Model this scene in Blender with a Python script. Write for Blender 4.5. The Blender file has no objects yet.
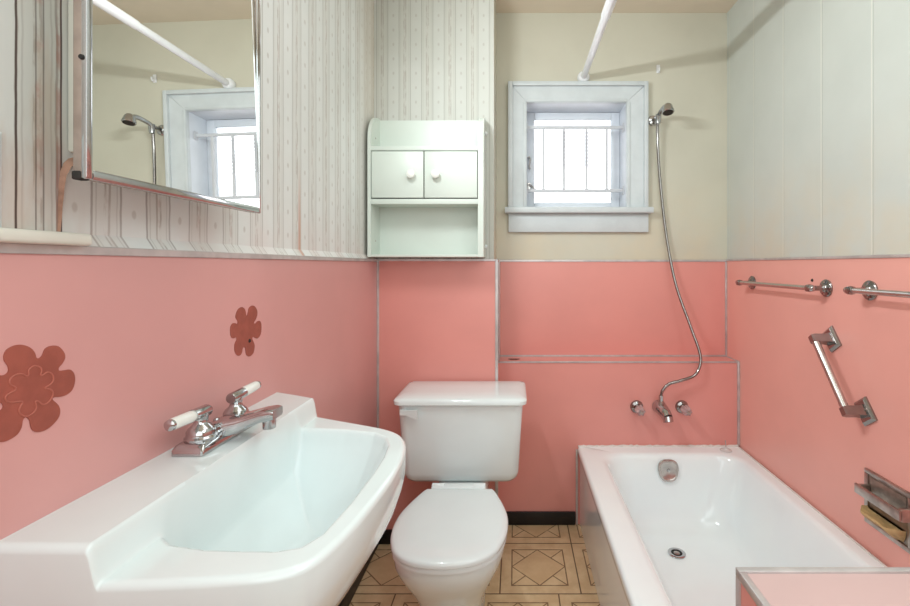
import bpy, bmesh, math, random
from mathutils import Vector, Matrix
random.seed(4)
R = math.radians
C = bpy.context.scene.collection
H = 1.23            # camera height
F = 450.0           # focal length in pixels of the 910 px wide frame
VX, VY = 515.0, 265.0
XL, XU, XR = -0.61, -0.625, 1.0685      # pink left wall, wallpaper above it, right wall
YC, YL, YB = 1.991, 2.137, 2.268        # chase, lower alcove panel, alcove wall
ZW, ZC, ZL = 1.256, 2.50, 0.77          # wainscot top, ceiling, alcove ledge
NEAR = -0.60

def pt(px, py, D):
    s = F / D
    return Vector(((px - VX) / s, D, H - (py - VY) / s))

def lin(c):
    return tuple(((v/255)/12.92 if v/255 <= .04045 else ((v/255+.055)/1.055)**2.4) for v in c) + (1,)

# ------------------------------------------------------------------ materials
def new_mat(name):
    m = bpy.data.materials.new(name); m.use_nodes = True
    nt = m.node_tree
    b = nt.nodes['Principled BSDF']
    return m, nt, b

class NB:
    """small helper for node maths"""
    def __init__(s, nt): s.nt = nt
    def n(s, t, **k):
        o = s.nt.nodes.new(t)
        for a, v in k.items(): setattr(o, a, v)
        return o
    def put(s, sock, v):
        if isinstance(v, (int, float)): sock.default_value = v
        elif isinstance(v, (tuple, list)): sock.default_value = v
        else: s.nt.links.new(v, sock)
    def m(s, op, a, b=None, c=None):
        o = s.n('ShaderNodeMath', operation=op)
        s.put(o.inputs[0], a)
        if b is not None: s.put(o.inputs[1], b)
        if c is not None: s.put(o.inputs[2], c)
        return o.outputs[0]
    def xyz(s):
        t = s.n('ShaderNodeTexCoord'); x = s.n('ShaderNodeSeparateXYZ')
        s.nt.links.new(t.outputs['Object'], x.inputs[0])
        return x.outputs
    def noise(s, scale, detail=4, rough=.55, vec=None, stretch=None):
        t = s.n('ShaderNodeTexNoise'); t.inputs['Scale'].default_value = scale
        t.inputs['Detail'].default_value = detail; t.inputs['Roughness'].default_value = rough
        tc = s.n('ShaderNodeTexCoord')
        if stretch:
            mp = s.n('ShaderNodeMapping'); mp.inputs['Scale'].default_value = stretch
            s.nt.links.new(tc.outputs['Object'], mp.inputs[0]); s.nt.links.new(mp.outputs[0], t.inputs['Vector'])
        else:
            s.nt.links.new(tc.outputs['Object'], t.inputs['Vector'])
        return t.outputs['Fac']
    def mix(s, fac, a, b):
        o = s.n('ShaderNodeMix', data_type='RGBA')
        s.put(o.inputs['Factor'], fac); s.put(o.inputs['A'], a); s.put(o.inputs['B'], b)
        return o.outputs['Result']
    def rng(s, v, a, b, c=0., d=1.):
        o = s.n('ShaderNodeMapRange', interpolation_type='SMOOTHSTEP')
        s.put(o.inputs[0], v)
        for i, q in zip((1, 2, 3, 4), (a, b, c, d)): o.inputs[i].default_value = q
        return o.outputs[0]
    def line(s, v, at, half, soft):
        """1 on the line v == at, 0 away from it"""
        d = s.m('ABSOLUTE', s.m('SUBTRACT', v, at))
        return s.rng(d, half, half + soft, 1., 0.)

def plain(name, rgb, rough=.5, metal=0., vary=.06, nscale=9., bump=0., bscale=120., coat=0., spec=.5):
    m, nt, b = new_mat(name); nb = NB(nt)
    base = lin(rgb)
    dark = tuple(v*(1-vary) for v in base[:3]) + (1,)
    light = tuple(min(1, v*(1+vary)) for v in base[:3]) + (1,)
    f = nb.rng(nb.noise(nscale), .3, .7)
    nb.put(b.inputs['Base Color'], nb.mix(f, dark, light))
    b.inputs['Roughness'].default_value = rough
    b.inputs['Metallic'].default_value = metal
    b.inputs['Specular IOR Level'].default_value = spec
    b.inputs['Coat Weight'].default_value = coat
    b.inputs['Coat Roughness'].default_value = .08
    if bump:
        bp = nb.n('ShaderNodeBump'); bp.inputs['Strength'].default_value = bump; bp.inputs['Distance'].default_value = .004
        nb.put(bp.inputs['Height'], nb.noise(bscale, 3)); nt.links.new(bp.outputs[0], b.inputs['Normal'])
    return m

M = {}
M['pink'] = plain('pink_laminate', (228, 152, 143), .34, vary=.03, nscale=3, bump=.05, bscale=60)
M['pink_lit_left'] = plain('pink_laminate_left', (218, 160, 156), .33, vary=.035, nscale=3, bump=.05, bscale=60)  # same laminate, with the left wall's pale light put into its colour
M['pink_lit_right'] = plain('pink_laminate_right', (240, 172, 160), .34, vary=.03, nscale=3, bump=.05, bscale=60)  # same laminate, brightened to paint in light on the right wall
M['pink_lit_top'] = plain('pink_laminate_lit_top', (204, 172, 168), .4, vary=.03, nscale=5)  # same laminate; light from above on the half wall's top painted in
M['flower'] = plain('flower_vinyl', (160, 84, 70), .5, vary=.10, nscale=40, bump=.15, bscale=90)
M['flower_line'] = plain('flower_vinyl_line', (176, 98, 82), .55, vary=.05)
M['porcelain'] = plain('white_porcelain', (229, 237, 237), .10, vary=.012, coat=.3, spec=.5)
M['tub'] = plain('bathtub_enamel', (246, 253, 255), .13, vary=.015, nscale=4, coat=.2)
M['seat'] = plain('toilet_seat_plastic', (230, 237, 238), .12, vary=.01)
M['chrome'] = plain('chrome', (188, 187, 188), .09, 1., vary=.05, nscale=30)
M['dark_chrome'] = plain('dark_chrome', (150, 144, 142), .14, 1., vary=.08, nscale=30)
M['satin'] = plain('satin_steel', (196, 190, 186), .26, 1., vary=.07, nscale=40)
M['worn_chrome'] = plain('worn_chrome', (184, 172, 166), .3, 1., vary=.2, nscale=30)
M['brass_grey'] = plain('aged_steel_plate', (158, 146, 136), .42, .7, vary=.18, nscale=40)
M['strip'] = plain('metal_edge_strip', (200, 193, 192), .34, .45, vary=.12, nscale=18)
M['rubber'] = plain('black_vinyl', (22, 20, 20), .45, vary=.15)
M['dark'] = plain('dark_recess', (38, 32, 30), .7)
M['cab_white'] = plain('cabinet_paint', (215, 222, 213), .38, vary=.02, nscale=6)
M['trim_white'] = plain('window_trim_paint', (206, 211, 213), .35, vary=.04, nscale=14, bump=.08, bscale=30)
M['sash_white'] = plain('sash_paint', (222, 226, 233), .4, vary=.03)
M['bar_white'] = plain('grille_paint', (206, 207, 212), .45, vary=.04)
M['rod_white'] = plain('white_rod', (238, 238, 240), .25, vary=.015)
M['plate'] = plain('switch_plate_plastic', (222, 228, 228), .35, vary=.01)
M['sill'] = plain('cream_ledge_paint', (226, 222, 210), .42, vary=.04)
M['porc_handle'] = plain('porcelain_lever', (240, 240, 234), .15, vary=.01, coat=.3)
M['side_brown'] = plain('cabinet_side_steel', (165, 148, 138), .4, .35, vary=.15, nscale=25)
M['soap'] = plain('yellowed_soap', (190, 158, 110), .6, vary=.22, nscale=35, bump=.5, bscale=70)
M['caulk'] = plain('caulk', (226, 220, 214), .6, vary=.08, nscale=60, bump=.4, bscale=200)
M['ceiling'] = plain('ceiling_paint', (228, 214, 194), .8, vary=.04, nscale=3)
M['peel'] = plain('torn_paper', (176, 136, 116), .7, vary=.2, nscale=60)
M['stain'] = plain('rust_stain', (120, 72, 58), .7, vary=.2, nscale=60)

# mirror
m, nt, b = new_mat('mirror_glass'); b.inputs['Base Color'].default_value = (.93, .94, .92, 1)
b.inputs['Metallic'].default_value = 1; b.inputs['Roughness'].default_value = .0; M['mirror'] = m
# window glass
m, nt, b = new_mat('window_glass'); nb = NB(nt)
tr = nb.n('ShaderNodeBsdfTransparent'); gl = nb.n('ShaderNodeBsdfGlossy'); gl.inputs['Roughness'].default_value = .02
fr = nb.n('ShaderNodeFresnel'); fr.inputs['IOR'].default_value = 1.45
mx = nb.n('ShaderNodeMixShader'); nt.links.new(fr.outputs[0], mx.inputs[0])
nt.links.new(tr.outputs[0], mx.inputs[1]); nt.links.new(gl.outputs[0], mx.inputs[2])
nt.links.new(mx.outputs[0], nt.nodes['Material Output'].inputs['Surface']); M['glass'] = m
# clear plastic for the tub handles and the suction cup
m, nt, b = new_mat('clear_acrylic'); b.inputs['Base Color'].default_value = lin((225, 196, 196))
b.inputs['Roughness'].default_value = .12; b.inputs['Transmission Weight'].default_value = .5; b.inputs['IOR'].default_value = 1.3
M['acrylic'] = m
m = m.copy(); m.name = 'clear_vinyl'; m.node_tree.nodes['Principled BSDF'].inputs['Base Color'].default_value = (.88, .85, .84, 1); m.node_tree.nodes['Principled BSDF'].inputs['Transmission Weight'].default_value = .25; M['vinyl'] = m

# cream painted wall of the alcove
def cream(name, rgb, grooves=False):
    m, nt, b = new_mat(name); nb = NB(nt); x, y, z = nb.xyz()
    base = lin(rgb)
    col = nb.mix(nb.rng(nb.noise(2.5, 5), .3, .75), base, lin(tuple(v-8 for v in rgb)))
    warm = nb.m('MULTIPLY', nb.rng(z, 1.75, 1.26), nb.rng(nb.noise(6, 5), .3, .7))
    col = nb.mix(nb.m('MULTIPLY', warm, .35), col, lin((222, 200, 164)))
    h = nb.noise(45, 3)
    if grooves:
        t = nb.m('FRACT', nb.m('DIVIDE', nb.m('SUBTRACT', y, .120), .2225))
        g = nb.line(t, .5, .008, .008)
        hi = nb.line(t, .522, .006, .008)
        col = nb.mix(nb.m('MULTIPLY', g, .09), col, lin((160, 150, 130)))
        col = nb.mix(nb.m('MULTIPLY', hi, .35), col, lin((240, 236, 222)))
        h = nb.m('SUBTRACT', nb.m('MULTIPLY', h, .12), g)
    else:
        h = nb.m('MULTIPLY', h, .12)
    bp = nb.n('ShaderNodeBump'); bp.inputs['Strength'].default_value = .4; bp.inputs['Distance'].default_value = .004
    nb.put(bp.inputs['Height'], h); nt.links.new(bp.outputs[0], b.inputs['Normal'])
    nb.put(b.inputs['Base Color'], col); b.inputs['Roughness'].default_value = .5
    return m
M['cream'] = cream('cream_wall_paint', (207, 202, 185))
M['panelling'] = cream('cream_panelling', (205, 209, 202), True)

# striped wallpaper: along 0 = x, 1 = y
def wallpaper(name, axis, start, aged_lit):
    m, nt, b = new_mat(name); nb = NB(nt); c = nb.xyz(); u, z = c[axis], c[2]
    wob = nb.m('MULTIPLY', nb.m('SUBTRACT', nb.noise(14, 3), .5), .006 if aged_lit else .003)
    t = nb.m('FRACT', nb.m('DIVIDE', nb.m('SUBTRACT', nb.m('ADD', u, wob), start), .1))
    base = nb.mix(nb.rng(nb.noise(3, 5), .3, .7), lin((231, 233, 231) if aged_lit else (206, 206, 199)), lin((223, 225, 222) if aged_lit else (198, 198, 190)))  # same paper, base raised on the left wall to paint in missing light
    # plain band slightly darker than the dotted band
    band = nb.m('LESS_THAN', t, .5)
    col = nb.mix(nb.m('MULTIPLY', band, .16), base, lin((190, 186, 172)))
    brk = nb.rng(nb.noise(90, 3, stretch=(1, 1, .25)), .36, .6)
    lc = lin((146, 142, 132)) if not aged_lit else nb.mix(nb.rng(u, 1.0, .72), lin((148, 141, 134)), lin((100, 78, 70)))
    for at, hw, k in ((.0, .012, .85), (1.0, .012, .85), (.5, .012, .8), (.07, .006, .35), (.43, .006, .35)):
        col = nb.mix(nb.m('MULTIPLY', nb.line(t, at, hw, .012), k*.62), col, lc)
    for at in (.215, .295):
        col = nb.mix(nb.m('MULTIPLY', nb.m('MULTIPLY', nb.line(t, at, .012, .014), brk), .6), col, lin((154, 142, 132)))
    mid = nb.m('MULTIPLY', nb.line(t, .255, .03, .01), nb.rng(nb.noise(60, 4), .45, .65))
    col = nb.mix(nb.m('MULTIPLY', mid, .28), col, lin((176, 160, 148) if not aged_lit else (180, 150, 140)))
    # small motif in the dotted band
    zz = nb.m('ABSOLUTE', nb.m('SUBTRACT', nb.m('FRACT', nb.m('DIVIDE', z, .064)), .5))
    ax = nb.m('ABSOLUTE', nb.m('SUBTRACT', t, .75))
    dd = nb.m('ADD', nb.m('POWER', nb.m('DIVIDE', ax, .05), 2.), nb.m('POWER', nb.m('DIVIDE', zz, .13), 2.))
    col = nb.mix(nb.m('MULTIPLY', nb.rng(dd, .2, 1.2, 1., 0.), .42), col, lin((168, 158, 148)))
    if axis == 1:
        # age: brown water marks at the near end; low down, painted pink bounce light
        near = nb.rng(u, .72, .58)
        patch = nb.rng(nb.noise(11, 5, stretch=(1, 2.2, .5)), .42, .68)
        col = nb.mix(nb.m('MULTIPLY', near, nb.m('ADD', nb.m('MULTIPLY', patch, .35), .16)), col, lin((196, 164, 138)))
        low = nb.m('MULTIPLY', nb.rng(z, 1.42, 1.28), nb.rng(nb.noise(7, 4), .3, .7))
        col = nb.mix(nb.m('MULTIPLY', low, .35), col, lin((222, 202, 198)))
        # dark split seams
        for at, hw, k in ((.5636, .0008, .9), (.587, .0005, .6), (.5965, .0006, .6), (.6195, .0009, .95)):
            s1 = nb.line(nb.m('ADD', u, nb.m('MULTIPLY', wob, .25)), at, hw, .0009)
            col = nb.mix(nb.m('MULTIPLY', s1, k), col, lin((70, 46, 40)))
        s2 = nb.m('MULTIPLY', nb.line(u, .6160, .0025, .001), nb.rng(nb.noise(25, 4), .3, .6))
        col = nb.mix(nb.m('MULTIPLY', s2, .6), col, lin((176, 120, 104)))
        s3 = nb.m('MULTIPLY', nb.line(u, .592, .004, .002), nb.rng(nb.noise(22, 4), .48, .7))
        col = nb.mix(nb.m('MULTIPLY', s3, .5), col, lin((196, 130, 116)))
        # orange rust run
        run = nb.m('MULTIPLY', nb.line(nb.m('ADD', u, nb.m('MULTIPLY', wob, .6)), 1.305, .004, .006), nb.rng(z, 1.56, 1.30))
        col = nb.mix(nb.m('MULTIPLY', run, .6), col, lin((196, 122, 80)))
        corner = nb.rng(u, 1.72, 2.0)
        col = nb.mix(nb.m('MULTIPLY', corner, .30), col, lin((214, 186, 150)))
    nb.put(b.inputs['Base Color'], col); b.inputs['Roughness'].default_value = .55
    return m
M['paper_left'] = wallpaper('striped_wallpaper_left', 1, .5636, True)
M['paper_chase'] = wallpaper('striped_wallpaper_chase', 0, -.614, False)

# patterned floor tiles
m, nt, b = new_mat('patterned_floor_tile'); nb = NB(nt); x, y, z = nb.xyz()
P = .3048
near_row = nb.m('LESS_THAN', y, 1.682)
xs = nb.m('ADD', x, nb.m('MULTIPLY', near_row, .085))
u = nb.m('FRACT', nb.m('DIVIDE', nb.m('SUBTRACT', xs, .248), P))
v = nb.m('FRACT', nb.m('DIVIDE', nb.m('SUBTRACT', y, 1.988), P))
a = nb.m('ABSOLUTE', nb.m('SUBTRACT', u, .5)); bb = nb.m('ABSOLUTE', nb.m('SUBTRACT', v, .5))
mm = nb.m('MAXIMUM', a, bb); sm = nb.m('ADD', a, bb); df = nb.m('ABSOLUTE', nb.m('SUBTRACT', a, bb))
Q = .355
inside = nb.m('LESS_THAN', mm, Q)
tint = nb.rng(nb.noise(16, 5), .25, .75)
col = nb.mix(tint, lin((228, 200, 160)), lin((208, 176, 136)))
dia = nb.m('MULTIPLY', nb.m('LESS_THAN', sm, Q), inside)
col = nb.mix(nb.m('MULTIPLY', dia, .45), col, lin((204, 168, 126)))
ring = nb.line(mm, Q, .005, .006)
dl = nb.m('MULTIPLY', nb.line(sm, Q, .006, .008), inside)
cd = nb.m('MULTIPLY', nb.m('MULTIPLY', nb.line(df, 0., .006, .008), nb.m('GREATER_THAN', sm, Q)), inside)
ln = nb.m('MAXIMUM', nb.m('MAXIMUM', ring, dl), cd)
brk = nb.rng(nb.noise(30, 4), .25, .5, .5, 1.)
col = nb.mix(nb.m('MULTIPLY', nb.m('MULTIPLY', ln, .9), brk), col, lin((112, 82, 56)))
gr = nb.rng(mm, .490, .4945)
col = nb.mix(nb.m('MULTIPLY', gr, .9), col, lin((84, 60, 42)))
col = nb.mix(nb.m('MULTIPLY', nb.rng(nb.noise(5, 5), .5, .8), .25), col, lin((150, 112, 80)))
nb.put(b.inputs['Base Color'], col); b.inputs['Roughness'].default_value = .42
bp = nb.n('ShaderNodeBump'); bp.inputs['Strength'].default_value = .5; bp.inputs['Distance'].default_value = .003
nb.put(bp.inputs['Height'], nb.m('SUBTRACT', 1., nb.m('MAXIMUM', gr, nb.m('MULTIPLY', ln, .4)))); nt.links.new(bp.outputs[0], b.inputs['Normal'])
M['tile'] = m

# ------------------------------------------------------------------ geometry helpers
def add_box(bm, x0, x1, y0, y1, z0, z1, bev=0., seg=2, mat=0, mtx=None):
    vs = [bm.verts.new((x, y, z)) for x in (x0, x1) for y in (y0, y1) for z in (z0, z1)]
    fs = [bm.faces.new([vs[i] for i in q]) for q in ((0,1,3,2),(4,6,7,5),(0,4,5,1),(2,3,7,6),(0,2,6,4),(1,5,7,3))]
    for f in fs: f.material_index = mat
    if bev > 0:
        es = list({e for f in fs for e in f.edges})
        r = bmesh.ops.bevel(bm, geom=es, offset=bev, segments=seg, affect='EDGES', profile=.5)
        vs = list({v for f in r['faces'] for v in f.verts} | {v for v in vs if v.is_valid})
        for f in r['faces']: f.material_index = mat
    if mtx is not None:
        for v in vs: v.co = mtx @ v.co
    return vs

def frame_of(d, up=Vector((0, 0, 1))):
    d = Vector(d).normalized()
    if abs(d.dot(up)) > .97: up = Vector((0, 1, 0))
    a = d.cross(up).normalized(); return d, a, a.cross(d).normalized()

def add_lathe(bm, origin, axis, prof, n=28, mat=0):
    """prof = [(radius, distance along axis)]; r=0 closes"""
    o = Vector(origin); d, a, c = frame_of(axis)
    rings = []
    for r, h in prof:
        if r <= 1e-6: rings.append([bm.verts.new(o + d*h)])
        else: rings.append([bm.verts.new(o + d*h + (a*math.cos(2*math.pi*k/n) + c*math.sin(2*math.pi*k/n))*r) for k in range(n)])
    for p, q in zip(rings, rings[1:]):
        for k in range(n):
            j = (k+1) % n
            if len(p) == 1 and len(q) == 1: continue
            if len(p) == 1: f = bm.faces.new((p[0], q[j], q[k]))
            elif len(q) == 1: f = bm.faces.new((p[k], p[j], q[0]))
            else: f = bm.faces.new((p[k], p[j], q[j], q[k]))
            f.material_index = mat
    for rg, flip in ((rings[0], True), (rings[-1], False)):
        if len(rg) > 2:
            f = bm.faces.new(rg[::-1] if flip else rg); f.material_index = mat

def catmull(pts, k=8):
    pts = [Vector(p) for p in pts]; out = []
    for i in range(len(pts)-1):
        p0, p1, p2, p3 = pts[max(i-1, 0)], pts[i], pts[i+1], pts[min(i+2, len(pts)-1)]
        for j in range(k):
            t = j/k
            out.append(.5*((2*p1) + (p2-p0)*t + (2*p0-5*p1+4*p2-p3)*t*t + (3*p1-p0-3*p2+p3)*t**3))
    out.append(pts[-1]); return out

def add_tube(bm, pts, r, n=14, mat=0, caps=True):
    pts = [Vector(p) for p in pts]; rings = []
    d0 = (pts[1]-pts[0]).normalized(); _, a, c = frame_of(d0)
    for i, p in enumerate(pts):
        d = (pts[min(i+1, len(pts)-1)] - pts[max(i-1, 0)]).normalized()
        a = (a - d*a.dot(d)).normalized(); c = d.cross(a)
        rr = r[i] if isinstance(r, (list, tuple)) else r
        rings.append([bm.verts.new(p + (a*math.cos(2*math.pi*k/n) + c*math.sin(2*math.pi*k/n))*rr) for k in range(n)])
    for p, q in zip(rings, rings[1:]):
        for k in range(n):
            j = (k+1) % n; f = bm.faces.new((p[k], p[j], q[j], q[k])); f.material_index = mat
    if caps:
        bm.faces.new(rings[0][::-1]).material_index = mat; bm.faces.new(rings[-1]).material_index = mat

def loft(bm, loops, cap0=True, cap1=True, mat=0):
    rs = [[bm.verts.new(p) for p in L] for L in loops]
    n = len(rs[0])
    for p, q in zip(rs, rs[1:]):
        for k in range(n):
            j = (k+1) % n; bm.faces.new((p[k], p[j], q[j], q[k])).material_index = mat
    if cap0: bm.faces.new(rs[0][::-1]).material_index = mat
    if cap1: bm.faces.new(rs[-1]).material_index = mat
    return rs

def rrect(x0, x1, y0, y1, r, z, k=8):
    """rounded rectangle loop, 4*(k+1) points, counter-clockwise"""
    r = min(r, (x1-x0)/2-1e-4, (y1-y0)/2-1e-4); out = []
    for cx, cy, a0 in ((x1-r, y1-r, 0), (x0+r, y1-r, 90), (x0+r, y0+r, 180), (x1-r, y0+r, 270)):
        for i in range(k+1):
            t = R(a0 + 90*i/k); out.append(Vector((cx + r*math.cos(t), cy + r*math.sin(t), z)))
    return out

def add_prism(bm, poly, d, mat=0):
    """poly: 3-D points of a planar polygon, extruded by vector d"""
    d = Vector(d)
    a = [bm.verts.new(p) for p in poly]; b = [bm.verts.new(Vector(p)+d) for p in poly]
    n = len(a); bm.faces.new(a[::-1]).material_index = mat; bm.faces.new(b).material_index = mat
    for k in range(n):
        j = (k+1) % n; bm.faces.new((a[k], a[j], b[j], b[k])).material_index = mat

def obj(name, bm, mats, parent=None, smooth=True, angle=38, label=None):
    bmesh.ops.recalc_face_normals(bm, faces=bm.faces[:])
    me = bpy.data.meshes.new(name); bm.to_mesh(me); bm.free()
    for m_ in (mats if isinstance(mats, (list, tuple)) else [mats]): me.materials.append(M[m_])
    if smooth:
        for p in me.polygons: p.use_smooth = True
        me.set_sharp_from_angle(angle=R(angle))
    o = bpy.data.objects.new(name, me); C.objects.link(o)
    if parent is not None:
        o.parent = parent
        if parent.type == 'EMPTY' and not parent.get('_local'):      # parts are modelled in world coordinates
            o.matrix_parent_inverse = Matrix.Translation(-parent.location)
    if label: o['label'] = label
    return o

def thing(name, loc, label, cat, group=None, local=False):
    o = bpy.data.objects.new(name, None); o.empty_display_size = .05; C.objects.link(o)
    o.location = loc; o['label'] = label; o['category'] = cat
    if group: o['group'] = group
    if local: o['_local'] = True
    return o
def tag(o, label, cat, group=None):
    o['label'] = label; o['category'] = cat
    if group: o['group'] = group
    return o
def struct(name, bm, mats, parent=None, **k):
    o = obj(name, bm, mats, parent, **k)
    if parent is None: o['kind'] = 'structure'
    return o
def copy_thing(root):
    r = root.copy(); C.objects.link(r)
    for ch in root.children:
        c = ch.copy(); C.objects.link(c); c.parent = r
        for g in ch.children:
            d = g.copy(); C.objects.link(d); d.parent = c
    return r
B = bmesh.new

# ------------------------------------------------------------------ room shell
bm = B(); add_box(bm, -.75, 1.2, NEAR-.1, 2.5, -.08, 0); struct('floor', bm, 'tile', smooth=False)
bm = B(); add_box(bm, -.75, 1.2, NEAR-.1, 2.5, ZC, ZC+.08); struct('ceiling', bm, 'ceiling', smooth=False)

# left wall: pink panel below, sloping papered lip, papered wall above
prof = [(-.74, 0), (XL, 0), (XL, ZW-.004), (XL-.002, ZW), (XU, ZW+.019), (XU, ZC), (-.74, ZC)]
segm = [0, 0, 0, 1, 1, 0, 0]
bm = B(); A = [bm.verts.new((x, NEAR-.1, z)) for x, z in prof]; E = [bm.verts.new((x, 2.4, z)) for x, z in prof]
bm.faces.new(A); bm.faces.new(E[::-1])
for k in range(len(prof)):
    j = (k+1) % len(prof); bm.faces.new((A[k], A[j], E[j], E[k])).material_index = segm[k]
struct('wall_left', bm, ['pink_lit_left', 'paper_left'], smooth=False)

# boxed chase behind the toilet
bm = B()
add_box(bm, XL-.03, -.080, YC, YB+.06, 0, ZW, mat=0)
add_box(bm, XU-.01, -.0935, YC+.004, YB+.06, ZW, ZC, mat=1)
for f in bm.faces:
    if f.calc_center_median().x > -.095 and f.calc_center_median().z > ZW: f.material_index = 2
struct('wall_chase', bm, ['pink', 'paper_chase', 'cream'], smooth=False)

# alcove wall with the window opening
WX0, WX1, WZ0, WZ1 = .059, .557, 1.505, 2.043
bm = B()
add_box(bm, -.12, WX0-.012, YB, YB+.16, ZW, ZC, mat=0)
add_box(bm, WX1+.012, 1.2, YB, YB+.16, ZW, ZC, mat=0)
add_box(bm, WX0-.012, WX1+.012, YB, YB+.16, ZW, WZ0, mat=0)
add_box(bm, WX0-.012, WX1+.012, YB, YB+.16, WZ1+.012, ZC, mat=0)
add_box(bm, -.12, 1.2, YB-.004, YB+.16, ZL-.02, ZW, mat=1)
add_box(bm, -.12, 1.2, YL, YB+.16, 0, ZL, mat=1)
struct('wall_back', bm, ['cream', 'pink'], smooth=False)

bm = B()
add_box(bm, XR, 1.2, NEAR-.1, 2.4, ZW, ZC, mat=0)
add_box(bm, XR-.004, 1.2, NEAR-.1, 2.4, 0, ZW, mat=1)
struct('wall_right', bm, ['panelling', 'pink_lit_right'], smooth=False)
bm = B(); add_box(bm, -.75, 1.2, NEAR-.1, NEAR, 0, ZC); struct('wall_front', bm, 'cream', smooth=False)

# half wall closing the near end of the tub
PX, PY1, PY0, PZ = .305, .617, .40, .813
bm = B()
add_box(bm, PX, XR-.004, PY0, PY1, 0, PZ-.004, mat=0)
add_box(bm, PX+.006, XR-.004, PY0, PY1-.006, PZ-.004, PZ-.001, mat=1)
hw = struct('wall_tub_end', bm, ['pink', 'pink_lit_top'], smooth=False)
bm = B()
w = .0075
add_box(bm, PX-.002, XR-.004, PY1-w, PY1+.002, PZ-.010, PZ+.002, .001)
add_box(bm, PX-.002, PX+w, PY0, PY1-w, PZ-.010, PZ+.002, .001)
add_box(bm, PX-.002, PX+.010, PY1-.010, PY1+.002, 0, PZ-.010, .001)
obj('metal_edge', bm, 'strip', hw)

# metal joint strips
def strip(n, *a):
    bm = B(); add_box(bm, *a, .0012, 1); struct('trim_%d' % n, bm, 'strip')
strip(1, XL-.003, XL+.004, NEAR, YC, ZW-.012, ZW+.001)
strip(2, XL, -.088, YC-.004, YC+.003, ZW-.009, ZW+.001)
strip(3, -.0795, XR-.006, YB-.008, YB-.001, ZW-.010, ZW+.001)
strip(4, XR-.008, XR-.001, NEAR, YB-.006, ZW-.006, ZW+.004)
strip(5, XL, XL+.009, YC-.006, YC+.001, .06, ZW-.009)
strip(6, -.0875, -.0745, YC-.004, YC+.004, 0, ZW)
strip(7, -.0795, -.0735, YL-.003, YB-.004, ZL+.006, ZW-.010)
strip(8, XR-.012, XR-.004, YB-.012, YB-.004, ZL, ZW-.010)
strip(9, -.0795, XR-.006, YB-.011, YB-.004, ZL, ZL+.008)
strip(10, -.0795, XR-.004, YL-.004, YL+.004, ZL-.005, ZL+.003)
strip(11, XR-.014, XR-.004, YL-.010, YL, .375, ZL)
strip(12, XR-.010, XR-.004, YL-.004, YB-.008, ZL-.002, ZL+.004)
strip(13, .288, .297, YL-.008, YL, .0, .355)

# baseboards
bm = B(); add_box(bm, -.079, .286, YL-.012, YL, 0, .062, .004); struct('baseboard_back', bm, 'rubber')
bm = B(); add_box(bm, XL, -.088, YC-.012, YC, 0, .062, .004); struct('baseboard_chase', bm, 'rubber')
bm = B(); add_box(bm, XL, XL+.012, NEAR, YC-.012, 0, .062, .004); struct('baseboard_left', bm, 'rubber')

# rust patch on the alcove ledge and old caulk lines
bm = B()
L = [Vector((-.005+.026*math.cos(t)*(1+.25*math.sin(3*t)), YL+.055+.02*math.sin(t)*(1+.2*math.cos(2*t)), ZL+.0006)) for t in [2*math.pi*k/24 for k in range(24)]]
add_prism(bm, L, (0, 0, .0006)); obj('rust_patch', bm, 'stain', bpy.data.objects['wall_back'], smooth=False)

# ------------------------------------------------------------------ window
win = bpy.data.objects.new('window_1', None); C.objects.link(win); win.location = (.31, YB, WZ0); win['kind'] = 'structure'
# casing: two uprights and a mitred head with a raised outer band
def casing(pts, name):
    bm = B(); add_prism(bm, [Vector((x, YB-.001, z)) for x, z in pts], (0, -.018, 0)); return bm
ox0, ox1, oz1 = -.029, .663, 2.139
sx = .0
bm = casing([(ox0, 1.517), (WX0, 1.517), (WX0, WZ1), (ox0, oz1)], 'l'); obj('casing_upright', bm, 'trim_white', win, smooth=False)
bm = casing([(WX1, 1.517), (ox1, 1.517), (ox1, oz1), (WX1, WZ1)], 'r'); obj('casing_upright', bm, 'trim_white', win, smooth=False)
bm = casing([(ox0+.002, oz1), (WX0+.001, WZ1), (WX1-.001, WZ1), (ox1-.002, oz1)], 't'); obj('casing_head', bm, 'trim_white', win, smooth=False)
bm = B()
add_box(bm, ox0-.006, ox0+.018, YB-.034, YB-.001, 1.517, oz1+.006, .004)
add_box(bm, ox1-.020, ox1+.001, YB-.034, YB-.001, 1.517, oz1+.006, .004)
add_box(bm, ox0+.018, ox1-.018, YB-.034, YB-.001, oz1-.016, oz1+.006, .004)
add_box(bm, WX0-.018, WX0-.002, YB-.024, YB-.018, 1.517, WZ1+.002, .002)
add_box(bm, WX1+.002, WX1+.018, YB-.024, YB-.018, 1.517, WZ1+.002, .002)
add_box(bm, WX0-.002, WX1+.002, YB-.024, YB-.018, WZ1+.002, WZ1+.018, .002)
obj('back_band', bm, 'trim_white', win)
bm = B(); add_box(bm, ox0-.022, ox1+.022, YB-.055, YB+.10, 1.487, 1.517, .006); obj('stool', bm, 'trim_white', win)
bm = B(); add_box(bm, ox0-.004, ox1+.004, YB-.022, YB-.001, 1.394, 1.487, .003); obj('apron', bm, 'trim_white', win)
for k, (hx, hz) in enumerate(((.305, 1.447), (.308, 1.435))):
    pass
# jamb lining
JY = YB+.16
bm = B()
add_box(bm, WX0-.012, WX0, YB-.002, JY, 1.517, WZ1+.012); add_box(bm, WX1, WX1+.012, YB-.002, JY, 1.517, WZ1+.012)
add_box(bm, WX0, WX1, YB-.002, JY, WZ1, WZ1+.012)
obj('jamb', bm, 'sash_white', win, smooth=False)
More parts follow.
